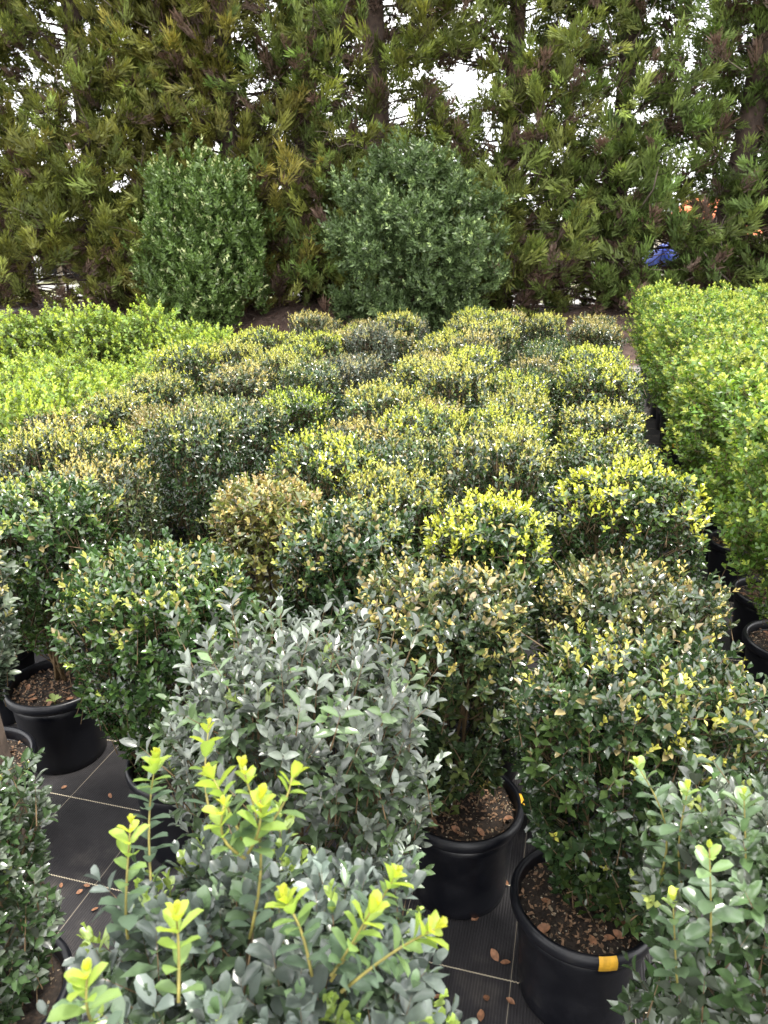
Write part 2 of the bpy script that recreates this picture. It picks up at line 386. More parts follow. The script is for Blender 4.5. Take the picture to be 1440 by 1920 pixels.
PAINT_ME = paint_mesh(.12)
_soil_i = [0]
def add_pot(root, paint=None, detail=False, rz=0.):
    p = obj('pot', POT_ME, root); p.rotation_euler = (0, 0, rz); obj('rim', RIM_ME, p)
    if paint is not None: o = obj('paint_mark', PAINT_ME, p); o.rotation_euler = (0, 0, paint - rz - root.rotation_euler[2])
    _soil_i[0] += 1; s = obj('soil', SOIL_ME[_soil_i[0] % 3], root); s.rotation_euler = (0, 0, _soil_i[0]*1.3)
    if detail:
        tag(obj('bark_chips', CHIP_ME, s), kind='stuff'); tag(obj('perlite_grains', PERL_ME, s), kind='stuff')
        for k in range(9):
            a, r = random.random()*6.28, .075+.065*random.random()
            o = obj('dead_leaf', DEAD_ME[k % 3], s); o.location = (r*math.cos(a), r*math.sin(a), SOIL_Z+.012); o.rotation_euler = (random.gauss(0, .35), random.gauss(0, .35), random.random()*6.28); o.scale = (random.uniform(.8, 1.25),)*3
    return p
def dead_leaf_mesh(seed):
    g = np.random.default_rng(seed); ys = np.linspace(0, 1, 6); V = []; T = []
    cur = g.uniform(.2, .7); fold = g.uniform(.2, .7)
    for y in ys:
        h = .30*math.sin(math.pi*min(1, y*.97+.03))**.8; z = cur*.5*(y-.5)**2
        V += [(-h, y-.5, z+fold*h), (0, y-.5, z), (h, y-.5, z+fold*h*g.uniform(.6, 1.2))]
    for i in range(5):
        for j in (0, 1):
            a = i*3+j; T += [(a, a+1, a+4), (a, a+4, a+3)]
    return mesh_np('dead_leaf', np.array(V)*.03, T, 'dead_leaf')
DEAD_ME = [dead_leaf_mesh(i) for i in range(3)]

# ------------------------------------------------------------------ the setting
def bankz(x, y):
    s = y - (14.2 + .16*x)
    wob = .06*np.sin(x*.9)+.04*np.sin(x*2.3+y)
    up = sstep(-2.6, -.4, s)*(.56+wob); dn = sstep(.9, 4.5, s)*.42
    return np.maximum(up-dn, 0)
def sheet(name, xs, ys, mat, off=0., zfun=None):
    Xg, Yg = np.meshgrid(xs, ys); Zg = (zfun(Xg, Yg) if zfun is not None else np.zeros_like(Xg)) + off
    n, m_ = len(xs), len(ys); V = np.stack([Xg, Yg, Zg], -1).reshape(-1, 3)
    i = (np.arange(m_-1)[:, None]*n + np.arange(n-1)[None]).ravel()
    T = np.concatenate([np.stack([i, i+1, i+n+1], 1), np.stack([i, i+n+1, i+n], 1)])
    return tag(obj(name, mesh_np(name, V, T, mat)), kind='structure')
xs = np.concatenate([[-1500, -400, -120, -60], np.arange(-34, 26.1, .5), [60, 120, 400, 1500]])
ys = np.concatenate([[-60, -12, -4, 0, 4, 8], np.arange(9, 24.1, .35), [30, 45, 80, 150, 400, 1500]])
sheet('ground', xs, ys, 'pasture', -.012, bankz)
sheet('weed_mat', np.array([-7.5, 0, 6.]), np.array([-3, 4, 8.9]), 'weed_mat')
sheet('gravel_path', np.arange(-22, 14.1, .5), np.arange(8.2, 12.3, .25), 'gravel', .006, bankz)
def litter_z(x, y): return bankz(x, y) + .03*np.sin(x*3.1+y*2)*np.cos(y*3.7) + .02*np.sin(x*7.3-y*5)
lxs = np.arange(-24, 14.01, .2)
V = []; T = []; ss = np.arange(-2.9, 2.01, .15); n = len(lxs)
for s in ss:
    for x in lxs: y = 14.2+.16*x+s; V.append((x, y, float(litter_z(np.float64(x), np.float64(y))) + .03*sstep(-2.9, -2.2, s)*sstep(2.0, 1.6, s) - .005))
for i in range(len(ss)-1):
    for j in range(n-1): a = i*n+j; T += [(a, a+1, a+n+1), (a, a+n+1, a+n)]
tag(obj('litter_bank', mesh_np('litter_bank', V, T, 'litter')), kind='structure')
sheet('road', np.arange(-60, 40.1, 2), np.arange(20.5, 26.1, .5), 'road', .012, bankz)
# needle litter and fallen twiglets on the bank
g = np.random.default_rng(3); n = 5200
x = g.uniform(-16, 6, n); s = g.uniform(-2.7, .8, n); y = 14.2+.16*x+s
P = np.stack([x, y, litter_z(x, y)+.045], 1); Y = norm(np.stack([g.normal(0, 1, n), g.normal(0, 1, n), g.normal(0, .22, n)], 1)); Z = norm(np.stack([g.normal(0, .3, n), g.normal(0, .3, n), np.ones(n)], 1)); Z = norm(Z-(Z*Y).sum(1, keepdims=True)*Y)
c = np.where((g.random(n) < .25)[:, None], [.20, .16, .13], [.10, .055, .04])*np.exp(g.normal(0, .3, n))[:, None]
tag(obj('needle_litter', leaves_mesh('needle_litter', 'blade', P, Y, Z, g.uniform(.08, .34, n), c, 'conifer_leaf', np.full(n, .45))), 'brown needle litter and dropped twigs on the bank', 'litter', kind='stuff')

# ------------------------------------------------------------------ looks of the boxwoods
DG = (.030, .058, .020)
ST = {
 'yellow':  dict(base=(.037, .072, .024), tip=(.56, .57, .08), tip2=(.47, .54, .08), alt=(.080, .135, .030), palt=.3, ptop=1.0, pside=.03, brown=(.30, .26, .10), pbrown=.14),
 'some':    dict(base=(.037, .071, .026), tip=(.55, .54, .10), tip2=(.44, .44, .11), alt=(.075, .125, .034), palt=.3, ptop=.80, pside=.025, brown=(.30, .25, .12), pbrown=.20),
 'tan':     dict(base=(.042, .071, .029), tip=(.53, .48, .13), tip2=(.42, .35, .13), alt=(.10, .13, .042), palt=.3, ptop=.68, pside=.025, brown=(.30, .24, .12), pbrown=.24),
 'dark':    dict(base=(.035, .071, .026), tip=(.42, .44, .10), tip2=(.30, .34, .09), alt=(.065, .115, .034), palt=.3, ptop=.44, pside=.03, brown=(.28, .23, .10), pbrown=.16),
 'lime':    dict(base=(.038, .076, .022), tip=(.42, .54, .055), tip2=(.46, .52, .06), alt=(.11, .19, .02), palt=.25, ptop=.9, pside=.16, newnodes=2),
 'orange':  dict(base=(.13, .155, .040), tip=(.48, .44, .13), tip2=(.40, .30, .12), alt=(.22, .20, .06), palt=.35, ptop=.45, pside=.18, brown=(.34, .24, .11), pbrown=.22),
 'silver':  dict(base=(.058, .086, .052), tip=(.42, .42, .14), tip2=(.34, .30, .14), alt=(.11, .14, .09), palt=.35, ptop=.44, pside=.03, brown=(.30, .24, .13), pbrown=.2),
 'green':   dict(base=(.043, .090, .027), tip=(.34, .42, .09), tip2=(.40, .40, .10), alt=(.08, .145, .036), palt=.32, ptop=.28, pside=.05, brown=(.28, .23, .10), pbrown=.12),
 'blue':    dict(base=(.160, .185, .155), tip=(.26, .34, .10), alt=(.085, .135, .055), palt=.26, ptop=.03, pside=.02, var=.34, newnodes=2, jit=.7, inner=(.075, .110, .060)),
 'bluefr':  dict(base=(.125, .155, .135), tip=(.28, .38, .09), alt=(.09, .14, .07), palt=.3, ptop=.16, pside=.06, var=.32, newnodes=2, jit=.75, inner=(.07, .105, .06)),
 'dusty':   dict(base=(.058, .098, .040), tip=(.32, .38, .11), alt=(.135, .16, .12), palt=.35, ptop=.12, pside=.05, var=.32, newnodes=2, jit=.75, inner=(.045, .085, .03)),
 'bright':  dict(base=(.095, .180, .034), tip=(.38, .47, .09), tip2=(.43, .48, .12), alt=(.17, .27, .05), palt=.4, ptop=.66, pside=.18, newnodes=2, var=.30, newsize=.85, cap=.30, lumpy=2.4),
 'lowlime': dict(base=(.130, .205, .036), tip=(.42, .52, .09), tip2=(.38, .49, .10), alt=(.20, .31, .07), palt=.38, ptop=.78, pside=.26, newnodes=2, newsize=.85, cap=.28, lumpy=3.0, var=.28, topshare=.40),
}
MID = {}
def mid_variant(st, v):
    """shared meshes of a clipped shrub, unit footprint about 0.46 m, 0.95 m tall on its pot"""
    k = (st, v)
    if k not in MID:
        sd_ = (sum(map(ord, st))*7 + v*131) % 99991
        if st == 'bright': G = gen_shrub(sd_, .58, .54, 1.18, .40, 1000, .032, ST[st], .13, 2.1, 5, .6, .46, .24); kind, mat = 'midround', 'bright_leaf'
        elif st == 'lowlime': G = gen_shrub(sd_, .62, .58, .86, .24, 850, .035, ST[st], .13, 2.0, 5, .7, .62, .34); kind, mat = 'midround', 'bright_leaf'
        else: G = gen_shrub(sd_, .46, .46, .97, .32, 980, .031, ST[st], .045, 3.4, 5, .75, .68, .05); kind, mat = 'mid', 'box_leaf'
        nw = G['K'] >= 100
        def mk(nm, q): return leaves_mesh(nm, kind, G['P'][q], G['Y'][q], G['Z'][q], G['S'][q], G['C'][q], mat)
        sm = [s.mesh('stem', 'twig') for s in stems(sd_, .4, .95 if st != 'bright' else 1.1, 5)]
        MID[k] = (mk('foliage', ~nw), mk('new_growth', nw), twig_mesh(G, 'twigs', .0016, 'twig', None), sm)
    return MID[k]
def potted(name, x, y, st, v, label, group, sxy=1., sz=1., rz=0., paint=None, detail=False, tilt=(0, 0)):
    root = empty(name, (x, y, 0)); tag(root, label, 'shrub' , group)
    add_pot(root, paint, detail)
    fo, ne, tw, sm = mid_variant(st, v)
    for nm, me in (('foliage', fo), ('new_growth', ne), ('twigs', tw)):
        o = obj(nm, me, root); tag(o, kind='stuff'); o.rotation_euler = (tilt[0], tilt[1], rz); o.scale = (sxy, sxy, sz)
    for me in sm:
        o = obj('stem', me, root); o.rotation_euler = (0, 0, rz); o.scale = (sxy, sxy, sz)
    return root
LEAFLIB = {}
def leaf_lib(kind, c, mat):
    key = (kind, mat, tuple(np.round(c, 3)))
    if key not in LEAFLIB:
        LEAFLIB[key] = leaves_mesh('leaf', kind, np.zeros((1, 3)), np.array([[0, 1., 0]]), np.array([[0, 0, 1.]]), np.ones(1), np.array([c]), mat)
    return LEAFLIB[key]
from mathutils import Matrix
def leaf_obj(parent, kind, p, Y, Z, s, c, mat, asp=1.):
    o = bpy.data.objects.new('leaf', leaf_lib(kind, c, mat)); col.objects.link(o); o.parent = parent
    X = np.cross(Y, Z)*asp
    o.matrix_local = Matrix([[X[0]*s, Y[0]*s, Z[0]*s, p[0]], [X[1]*s, Y[1]*s, Z[1]*s, p[1]], [X[2]*s, Y[2]*s, Z[2]*s, p[2]], [0, 0, 0, 1]])
    return o
def near_shrub(name, x, y, st, seed, label, w=.46, d=.46, h=.95, zb=.32, n=820, leaf=.032, loose=.02, kind='fine', mat='box_leaf', paint=None, detail=True,
               nodes=5, nleaf=300, p=3.2, upness=.75, flare=.62, topdome=.05, offs=(0, 0), group=None, pot=True, twig_r=.0019, asp=1.):
    n = int(n*1.15)
    root = empty(name, (x, y, 0)); tag(root, label, 'shrub', group)
    if pot: add_pot(root, paint, detail)
    G = gen_shrub(seed, w, d, h, zb, n, leaf, ST[st], loose, p, nodes, upness, flare, topdome)
    G['P'] = G['P'] + np.array([*offs, 0]); G['T'] = G['T'] + np.array([*offs, 0])
    g = np.random.default_rng(seed+1)
    # the leaves that show largest stay objects of their own
    wp = G['P'] + np.array([x, y, 0]); tocam = CAM - wp; dist = np.linalg.norm(tocam, axis=1); vd = tocam/dist[:, None]
    out_ = G['P']*np.array([1/(w/2), 1/(d/2), 0]); side = (out_*vd).sum(1)
    facing = np.abs((G['Z']*vd).sum(1))
    c_ = wp - CAM; zc = c_ @ _f; px = 720+FPX*(c_ @ _r)/zc; py = 960-FPX*(c_ @ _u)/zc
    inview = (px > 0) & (px < 1440) & (py > 0) & (py < 1920)
    score = (side + 1.2*sstep(h-.15, h, G['P'][:, 2])) + .9*facing - .25*(G['K'] % 100) - 2.*G['deep'] + g.normal(0, .25, len(wp)) - 9.*(~inview)
    pick = np.zeros(len(wp), bool); pick[np.argsort(-score)[:nleaf]] = True
    nw = (G['K'] >= 100)
    for nm, q in (('foliage', ~nw & ~pick), ('new_growth', nw & ~pick)):
        fine = q & ~G['deep'] & (G['K'] % 100 < 2); rough_ = q & ~fine
        if fine.sum(): tag(obj(nm, leaves_mesh(nm, kind, G['P'][fine], G['Y'][fine], G['Z'][fine], G['S'][fine], G['C'][fine], mat, asp), root), kind='stuff')
        if rough_.sum(): tag(obj('inner_foliage', leaves_mesh('inner_foliage', 'mid', G['P'][rough_], G['Y'][rough_], G['Z'][rough_], G['S'][rough_], G['C'][rough_], mat, asp), root), kind='stuff')
    for sel in (pick & nw, pick & ~nw):
        idx = np.where(sel)[0]
        if not len(idx): continue
        lum = G['C'][idx].sum(1); o_ = np.argsort(lum); pal = [G['C'][idx[o_[int(f*(len(o_)-1))]]] for f in (.1, .3, .5, .7, .9)]
        pl = np.array([c.sum() for c in pal])
        for i in idx:
            j = int(np.argmin(np.abs(pl-G['C'][i].sum()))); leaf_obj(root, kind, G['P'][i], G['Y'][i], G['Z'][i], G['S'][i], pal[j], mat, asp)
    tag(obj('twigs', twig_mesh(G, 'twigs', twig_r, 'twig', g), root), kind='stuff')
    for s in stems(seed, w, h, 7, .0055): o = s.build('stem', 'twig', root); o.location = (offs[0]*.6, offs[1]*.6, 0)
    return root
def bright_shoot(root, base, tip, nn, leaf, cols, mat, seed, kind='round', r=.0019):
    """a long new shoot: stalk with pairs of big leaves, in the shrub's local coordinates"""
    g = np.random.default_rng(seed); base, tip = np.array(base, float), np.array(tip, float)
    t = np.linspace(0, 1, 9); bend = g.normal(0, .008, 3)
    P = base[None] + (tip-base)[None]*t[:, None] + np.sin(t*math.pi)[:, None]*bend[None]
    m = MB(); m.tube(P, np.linspace(r, r*.5, 9), 6); sh = m.build('new_shoot', 'shoot_stalk', root)
    D = norm((tip-base)[None])[0]; a = norm(np.cross(D, [.3, .9, .2])[None])[0]; b = np.cross(D, a); az0 = g.random()*6.28
    for i in range(nn):
        f = i/max(1, nn-1); pos = 1-(f**1.2)*.93
        q = base+(tip-base)*pos + math.sin(pos*math.pi)*bend
        al = math.radians(np.interp(i, [0, 1, 2, 4], [22, 42, 58, 72]) + g.normal(0, 7)); sz = leaf*np.interp(i, [0, 1, 2, 3], [.5, .72, .95, 1.])*g.uniform(.7, 1.25)
        for s in ((0, 2.09, 4.19) if i < 3 else (0, math.pi)):
            az = az0+i*1.25+s+g.normal(0, .2); u = math.cos(az)*a+math.sin(az)*b
            Y = norm((math.cos(al)*D+math.sin(al)*u+g.normal(0, .08, 3))[None])[0]; Z = math.sin(al)*D-math.cos(al)*u+g.normal(0, .1, 3); Z = norm((Z-(Z@Y)*Y)[None])[0]
            leaf_obj(sh, kind, q, Y, Z, sz, cols[min(i, len(cols)-1)], mat)
    return sh
plain('shoot_stalk', (.22, .19, .05), .55, 60, .3)

# ------------------------------------------------------------------ near boxwoods, one by one
ST['glossy'] = dict(ST['some'], ptop=.34, newsize=.56)
ST['cream'] = dict(ST['tan'], ptop=.40, newsize=.58, pbrown=.2)
near_shrub('potted_boxwood', .12, 1.42, 'glossy', 11, 'dark glossy boxwood on pot with yellow paint mark and wide open soil', .50, .38, .93, .33, 950, .032, .03, paint=R(-72), offs=(.075, .03), flare=.58, p=2.8, topdome=.08)
near_shrub('potted_boxwood', .12, 1.98, 'cream', 12, 'loose olive boxwood with tan tips behind the yellow-marked open pot', .48, .38, .88, .33, 850, .032, .03, detail=False, offs=(.08, 0), p=2.8, topdome=.08)
near_shrub('potted_boxwood', -.21, 1.67, 'cream', 13, 'dark boxwood with tan and cream crown beside the blue-grey boxwood', .43, .38, .96, .36, 900, .033, .03, paint=R(14), offs=(-.07, 0), flare=.62, p=2.8, topdome=.09)
near_shrub('potted_boxwood', .13, 2.56, 'yellow', 14, 'boxwood with yellow cap on the aisle corner behind the tan-tipped one', .49, .42, 1.01, .33, 900, .032, .02, detail=False, nleaf=250, offs=(.07, 0), p=2.8, topdome=.09)
near_shrub('potted_boxwood', -.22, 2.20, 'yellow', 15, 'boxwood with thick yellow cap and dark bare underside behind the cream-crowned one', .37, .36, .97, .42, 800, .032, .02, detail=False, nleaf=250, offs=(-.01, 0), p=2.8, topdome=.08)
near_shrub('potted_boxwood', -1.04, 1.64, 'green', 16, 'broad green boxwood overhanging the bare weed mat', .48, .42, .92, .36, 950, .033, .03, detail=False, offs=(-.02, .0))
near_shrub('potted_boxwood', -1.68, 1.90, 'green', 17, 'green boxwood in pot with a pale weed seedling', .46, .42, .97, .46, 800, .033, .03, offs=(-.02, .08))
near_shrub('potted_boxwood', -.95, 2.13, 'orange', 18, 'narrow orange and yellow tinted boxwood between darker green ones', .32, .30, .99, .36, 600, .031, .05, detail=False, nleaf=250)
near_shrub('potted_boxwood', -.64, 2.02, 'dark', 19, 'dark boxwood with sparse tips behind the blue-grey boxwood', .37, .37, .97, .34, 850, .032, .03, detail=False, nleaf=250, p=2.7, topdome=.09)
# blue-grey plants in front
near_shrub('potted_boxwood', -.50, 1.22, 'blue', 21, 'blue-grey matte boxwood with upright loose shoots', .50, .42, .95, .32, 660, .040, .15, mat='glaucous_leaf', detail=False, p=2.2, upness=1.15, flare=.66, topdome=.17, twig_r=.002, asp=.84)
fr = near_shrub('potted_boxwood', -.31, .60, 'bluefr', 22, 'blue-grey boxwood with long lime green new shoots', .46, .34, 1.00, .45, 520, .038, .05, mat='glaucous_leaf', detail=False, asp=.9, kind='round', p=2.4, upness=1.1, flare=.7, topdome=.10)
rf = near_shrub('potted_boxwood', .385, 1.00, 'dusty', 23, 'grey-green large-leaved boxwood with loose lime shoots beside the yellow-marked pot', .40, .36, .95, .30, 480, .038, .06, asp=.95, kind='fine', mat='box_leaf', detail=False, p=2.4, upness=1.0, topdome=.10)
near_shrub('potted_boxwood', -1.07, .86, 'dusty', 24, 'dusty grey-green boxwood beside the wooden stake', .32, .32, .80, .30, 460, .032, .03, mat='box_leaf', detail=False, p=2.4, upness=1.0, nleaf=200)
near_shrub('potted_boxwood', -1.64, 1.47, 'silver', 25, 'silvery boxwood leaning over a pot behind the wooden stake', .38, .36, .97, .52, 560, .034, .05, mat='glaucous_leaf', p=2.4, upness=.9, offs=(.0, -.02), nleaf=150)
# long lime shoots of the front plant and of its neighbours
LIME = [np.array(c) for c in ((.40, .43, .07), (.36, .44, .08), (.31, .41, .09), (.26, .37, .09), (.21, .31, .10), (.16, .24, .10), (.12, .19, .10), (.11, .16, .11))]
def shoots(root, rows, leaf, mat='bright_leaf', cols=LIME):
    o = np.array(root.location)
    for i, (tp, tz, bp, bz, nn) in enumerate(rows):
        bright_shoot(root, atz(*bp, bz)-o, atz(*tp, tz)-o, int(nn*1.35)+4, leaf*random.uniform(.92, 1.1), cols, mat, 300+i+int(1000*abs(o[0])))
shoots(fr, [((455, 1440), 1.19, (468, 1760), .99, 8), ((548, 1452), 1.165, (480, 1580), 1.11, 3), ((395, 1450), 1.165, (455, 1575), 1.11, 3), ((488, 1500), 1.17, (465, 1600), 1.105, 2), ((420, 1510), 1.165, (460, 1610), 1.10, 2),
            ((293, 1425), 1.10, (285, 1690), .95, 9), ((245, 1545), 1.11, (240, 1760), .98, 6), ((392, 1360), 1.08, (392, 1520), 1.0, 3), ((330, 1715), 1.11, (335, 1880), 1.03, 2), ((165, 1822), 1.08, (200, 1960), 1.0, 3),
            ((742, 1640), 1.08, (620, 1840), .99, 8), ((815, 1742), 1.09, (640, 1860), 1.02, 5), ((700, 1700), 1.09, (620, 1830), 1.02, 4), ((535, 1690), 1.09, (585, 1830), 1.02, 5)], .029, 'shoot_leaf')
shoots(rf, [((1195, 1435), .99, (1240, 1640), .82, 6), ((1290, 1480), .98, (1290, 1700), .80, 6), ((1395, 1490), 1.02, (1400, 1720), .85, 6), ((1262, 1690), .88, (1270, 1850), .75, 5), ((1330, 1590), 1.0, (1330, 1800), .8, 5)], .033, 'glaucous_leaf',
       [np.array(c) for c in ((.40, .46, .08), (.24, .34, .10), (.13, .20, .085), (.10, .155, .085), (.09, .14, .075))])

# ------------------------------------------------------------------ the other boxwoods
LOOK = {'yellow': 'yellow-capped boxwood', 'some': 'yellow-dotted dark boxwood', 'tan': 'boxwood with tan-brown tips', 'dark': 'plain dark green boxwood',
        'lime': 'boxwood with lime green cap', 'orange': 'orange-tinted boxwood', 'silver': 'silvery grey-green boxwood', 'green': 'mid green boxwood'}
WHERE = {'aisle': 'in the aisle-side row towards the conifers', 'middle': 'within the middle block of pots', 'edge': 'in the middle block along its sunken gap', 'gap': 'facing the gap between the two blocks', 'inner': 'inside the block beside the lime shrubs', 'outer': 'bordering the low lime green shrubs'}
rows = {
 'aisle': [(.17, 3.42, 'yellow'), (.14, 4.05, 'some'), (.14, 4.6, 'yellow'), (.12, 5.2, 'yellow'), (.12, 5.85, 'yellow'), (.11, 6.5, 'yellow'), (.11, 7.2, 'tan'), (.11, 8.05, 'tan')],
 'middle': [(-.28, 2.70, 'some'), (-.31, 3.17, 'dark'), (-.36, 3.62, 'yellow'), (-.33, 4.08, 'some'), (-.40, 4.55, 'yellow'), (-.31, 5.1, 'green'), (-.32, 5.7, 'tan'), (-.30, 6.3, 'green'), (-.32, 7.0, 'green'), (-.35, 7.7, 'some'), (-.38, 8.35, 'green'),
            (-.61, 2.46, 'some'), (-.64, 2.92, 'dark'), (-.70, 3.40, 'yellow'), (-.75, 3.92, 'tan'), (-.72, 4.42, 'some'), (-.71, 4.98, 'yellow'), (-.76, 5.5, 'yellow'), (-.78, 6.05, 'tan'), (-.75, 6.65, 'some'), (-.76, 7.3, 'tan'), (-.80, 7.9, 'yellow'), (-.80, 8.5, 'tan')],
 'edge': [(-.95, 2.72, 'yellow'), (-.94, 3.22, 'tan'), (-.98, 3.75, 'some'), (-1.0, 4.30, 'yellow'), (-1.0, 4.85, 'some'), (-1.02, 5.4, 'tan'), (-1.04, 6.0, 'some'), (-1.07, 6.55, 'yellow'), (-1.07, 7.15, 'some'), (-1.1, 7.8, 'yellow'), (-1.12, 8.4, 'yellow')],
 'gap': [(-1.74, 2.36, 'tan'), (-1.60, 2.82, 'dark'), (-1.66, 3.48, 'dark'), (-1.63, 4.05, 'lime'), (-1.69, 4.6, 'dark'), (-1.69, 5.15, 'silver'), (-1.70, 5.7, 'silver'), (-1.72, 6.3, 'silver'), (-1.75, 6.9, 'tan'), (-1.80, 7.5, 'some'), (-1.85, 8.1, 'silver')],
 'inner': [(-2.10, 2.52, 'some'), (-2.08, 2.98, 'yellow'), (-2.10, 3.47, 'orange'), (-2.10, 3.95, 'dark'), (-2.12, 4.5, 'tan'), (-2.14, 5.1, 'some'), (-2.18, 5.7, 'yellow'), (-2.2, 6.3, 'yellow'), (-2.2, 7.0, 'tan'), (-2.25, 7.6, 'yellow'), (-2.3, 8.2, 'tan')],
 'outer': [(-2.45, 2.72, 'tan'), (-2.52, 3.2, 'tan'), (-2.53, 3.68, 'some'), (-2.55, 4.15, 'some'), (-2.58, 4.66, 'yellow'), (-2.6, 5.4, 'some'), (-2.62, 6.0, 'yellow'), (-2.64, 6.6, 'yellow'), (-2.7, 7.3, 'tan'), (-2.75, 8.0, 'tan'), (-2.1, 2.05, 'some')]}
ORD = ['last', 'second', 'third', 'fourth', 'fifth', 'sixth', 'seventh', 'eighth', 'ninth', 'tenth', 'eleventh', 'twelfth', 'thirteenth', 'fourteenth', 'fifteenth', 'sixteenth']
def rank(i, row): return f"{'nearest the conifers' if i == 0 else ORD[i]+' from the conifers'} in {row}"
ROWS = {'aisle': 'the aisle-side row', 'middle': 'the second row off the aisle', 'third': 'the third row from the aisle', 'edge': 'the fourth row from the aisle', 'gap': 'the first row past the gap', 'inner': 'the middle row past the gap', 'outer': 'the row bordering the lime shrubs'}
GRP = {'aisle': 'clipped boxwoods in the block along the aisle', 'gap': 'clipped boxwoods across the dark gap'}
rows['third'] = rows['middle'][11:]; rows['middle'] = rows['middle'][:11]
for wh, lst in rows.items():
    lst = sorted(lst, key=lambda r: -r[1])
    for i, (x, y, st) in enumerate(lst):
        lb = f"{LOOK[st]}, {rank(i, ROWS[wh])}"
        potted('potted_boxwood', x+random.gauss(0, .015), y+random.gauss(0, .015), st, random.randrange(2) if st in ('yellow', 'some', 'tan', 'dark') else 0, lb, GRP['aisle' if wh in ('aisle', 'middle', 'third', 'edge') else 'gap'],
               random.uniform(.80, .93)*(1.1 if wh == 'aisle' else 1.), random.uniform(.89, 1.09), random.randrange(4)*math.pi/2+random.gauss(0, .12), paint=(R(random.uniform(-120, 60)) if random.random() < .3 else None), tilt=(random.gauss(0, .012), random.gauss(0, .012)))
# round-leaved bright hedge of pots across the aisle
ry = [2.38, 2.86, 3.30, 3.92, 4.38, 4.95, 5.45, 6.0, 6.55, 7.1, 7.65, 8.2, 8.75, 9.3, 9.85]
for c, x0 in enumerate((.90, 1.42, 1.96, 2.50)):
    for i, y in enumerate(ry):
        if c and y < 2.9 + .8*c: continue
        yy = y + (.26 if c % 2 else 0); s = {0: .82, 1: .86}.get(i, 1.) if c == 0 else 1.
        lb = 'bright green round-leaved shrub, ' + rank(len(ry)-1-i, ['the row lining the aisle', 'the second bright row off the aisle', 'the third bright row off the aisle', 'the fourth bright row off the aisle'][c])
        potted('potted_shrub', x0+random.gauss(0, .02), yy, 'bright', random.randrange(2), lb, 'tall bright green potted shrubs', s*random.uniform(.96, 1.14), random.uniform(.88, 1.05)*(1.0 if y < 8 else 1.03), random.random()*6.28,
               paint=(R(random.uniform(-150, -90)) if (c == 0 and i in (1, 6, 7)) else None), detail=(c == 0 and i < 5))
# low lime shrubs beyond the far block
for i, (px, py) in enumerate([(20, 745), (90, 712), (-40, 790), (160, 735), (205, 700), (275, 680), (335, 660), (225, 725), (80, 765), (140, 682), (10, 700), (-70, 740), (70, 680)]):
    z = random.uniform(.68, .94); p = atz(px, py, z); lb = 'low lime green shrub crowded against the clipped boxwood block'
    potted('potted_shrub', p[0], p[1], 'lowlime', i % 2, lb, lb, random.uniform(.78, 1.0), z/.84, random.random()*6.28)
for i, (px, py, z, k) in enumerate([(20, 605, .95, 1.2), (110, 598, .95, 1.15), (170, 595, 1.0, 1.25), (278, 592, 1.02, 1.0), (362, 625, .86, 1.1), (60, 622, .82, 1.), (215, 615, .85, 1.1), (-40, 610, .9, 1.2), (410, 636, .84, .9)]):
    p = atz(px, py, z); lb = 'lime green shrub in the loose row before the litter bank'
    potted('potted_shrub', p[0], p[1], 'lowlime', i % 2, lb, lb, k, z/.84, random.random()*6.28)

# ------------------------------------------------------------------ conifer windbreak
def tree_y(x): return 14.2+.16*x
HOLES = [(155, 290, 46, 28), (310, 282, 46, 22), (570, 285, 55, 28), (650, 235, 34, 34), (655, 312, 26, 14), (475, 312, 20, 16), (395, 95, 20, 14), (345, 175, 22, 14), (620, 35, 28, 34), (150, 222, 36, 24),
         (860, 160, 62, 42), (1145, 135, 44, 28), (1320, 25, 28, 32), (1388, 80, 22, 42), (1135, 225, 34, 26), (1398, 300, 44, 40), (745, 225, 40, 34), (1170, 372, 34, 18), (1236, 482, 46, 34), (1354, 398, 40, 34),
         (1420, 440, 34, 24), (105, 522, 80, 34), (1150, 497, 70, 14), (250, 150, 20, 16), (500, 180, 26, 18), (930, 250, 30, 20), (1230, 40, 24, 22), (60, 490, 40, 20), (135, 414, 30, 10), (830, 60, 26, 18), (440, 235, 18, 40), (1000, 330, 18, 14)]
_g = random.Random(12)
HOLES += [(_g.uniform(0, 1440), _g.uniform(0, 400), _g.uniform(8, 16), _g.uniform(7, 13)) for _ in range(34)] + [(_g.uniform(760, 1440), _g.uniform(0, 330), _g.uniform(12, 26), _g.uniform(10, 20)) for _ in range(26)]
HW = []
for px, py, rx, rz_ in HOLES:
    d = ray(px, py); t = 14.2/(d[1]-.16*d[0]); q = CAM+d*t; s = t/FPX; HW.append((q[0], q[2], rx*s*.86, rz_*s*.86, d[0]/d[1]))
HW = np.array(HW)
def in_hole(C):
    y0 = tree_y(C[:, 0]); k = np.zeros(len(C), bool)
    for hx, hz, rx, rz_, sl in HW: k |= ((C[:, 0]-(C[:, 1]-y0)*sl*.85-hx)/rx)**2 + ((C[:, 2]-hz)/rz_)**2 < 1
    return k
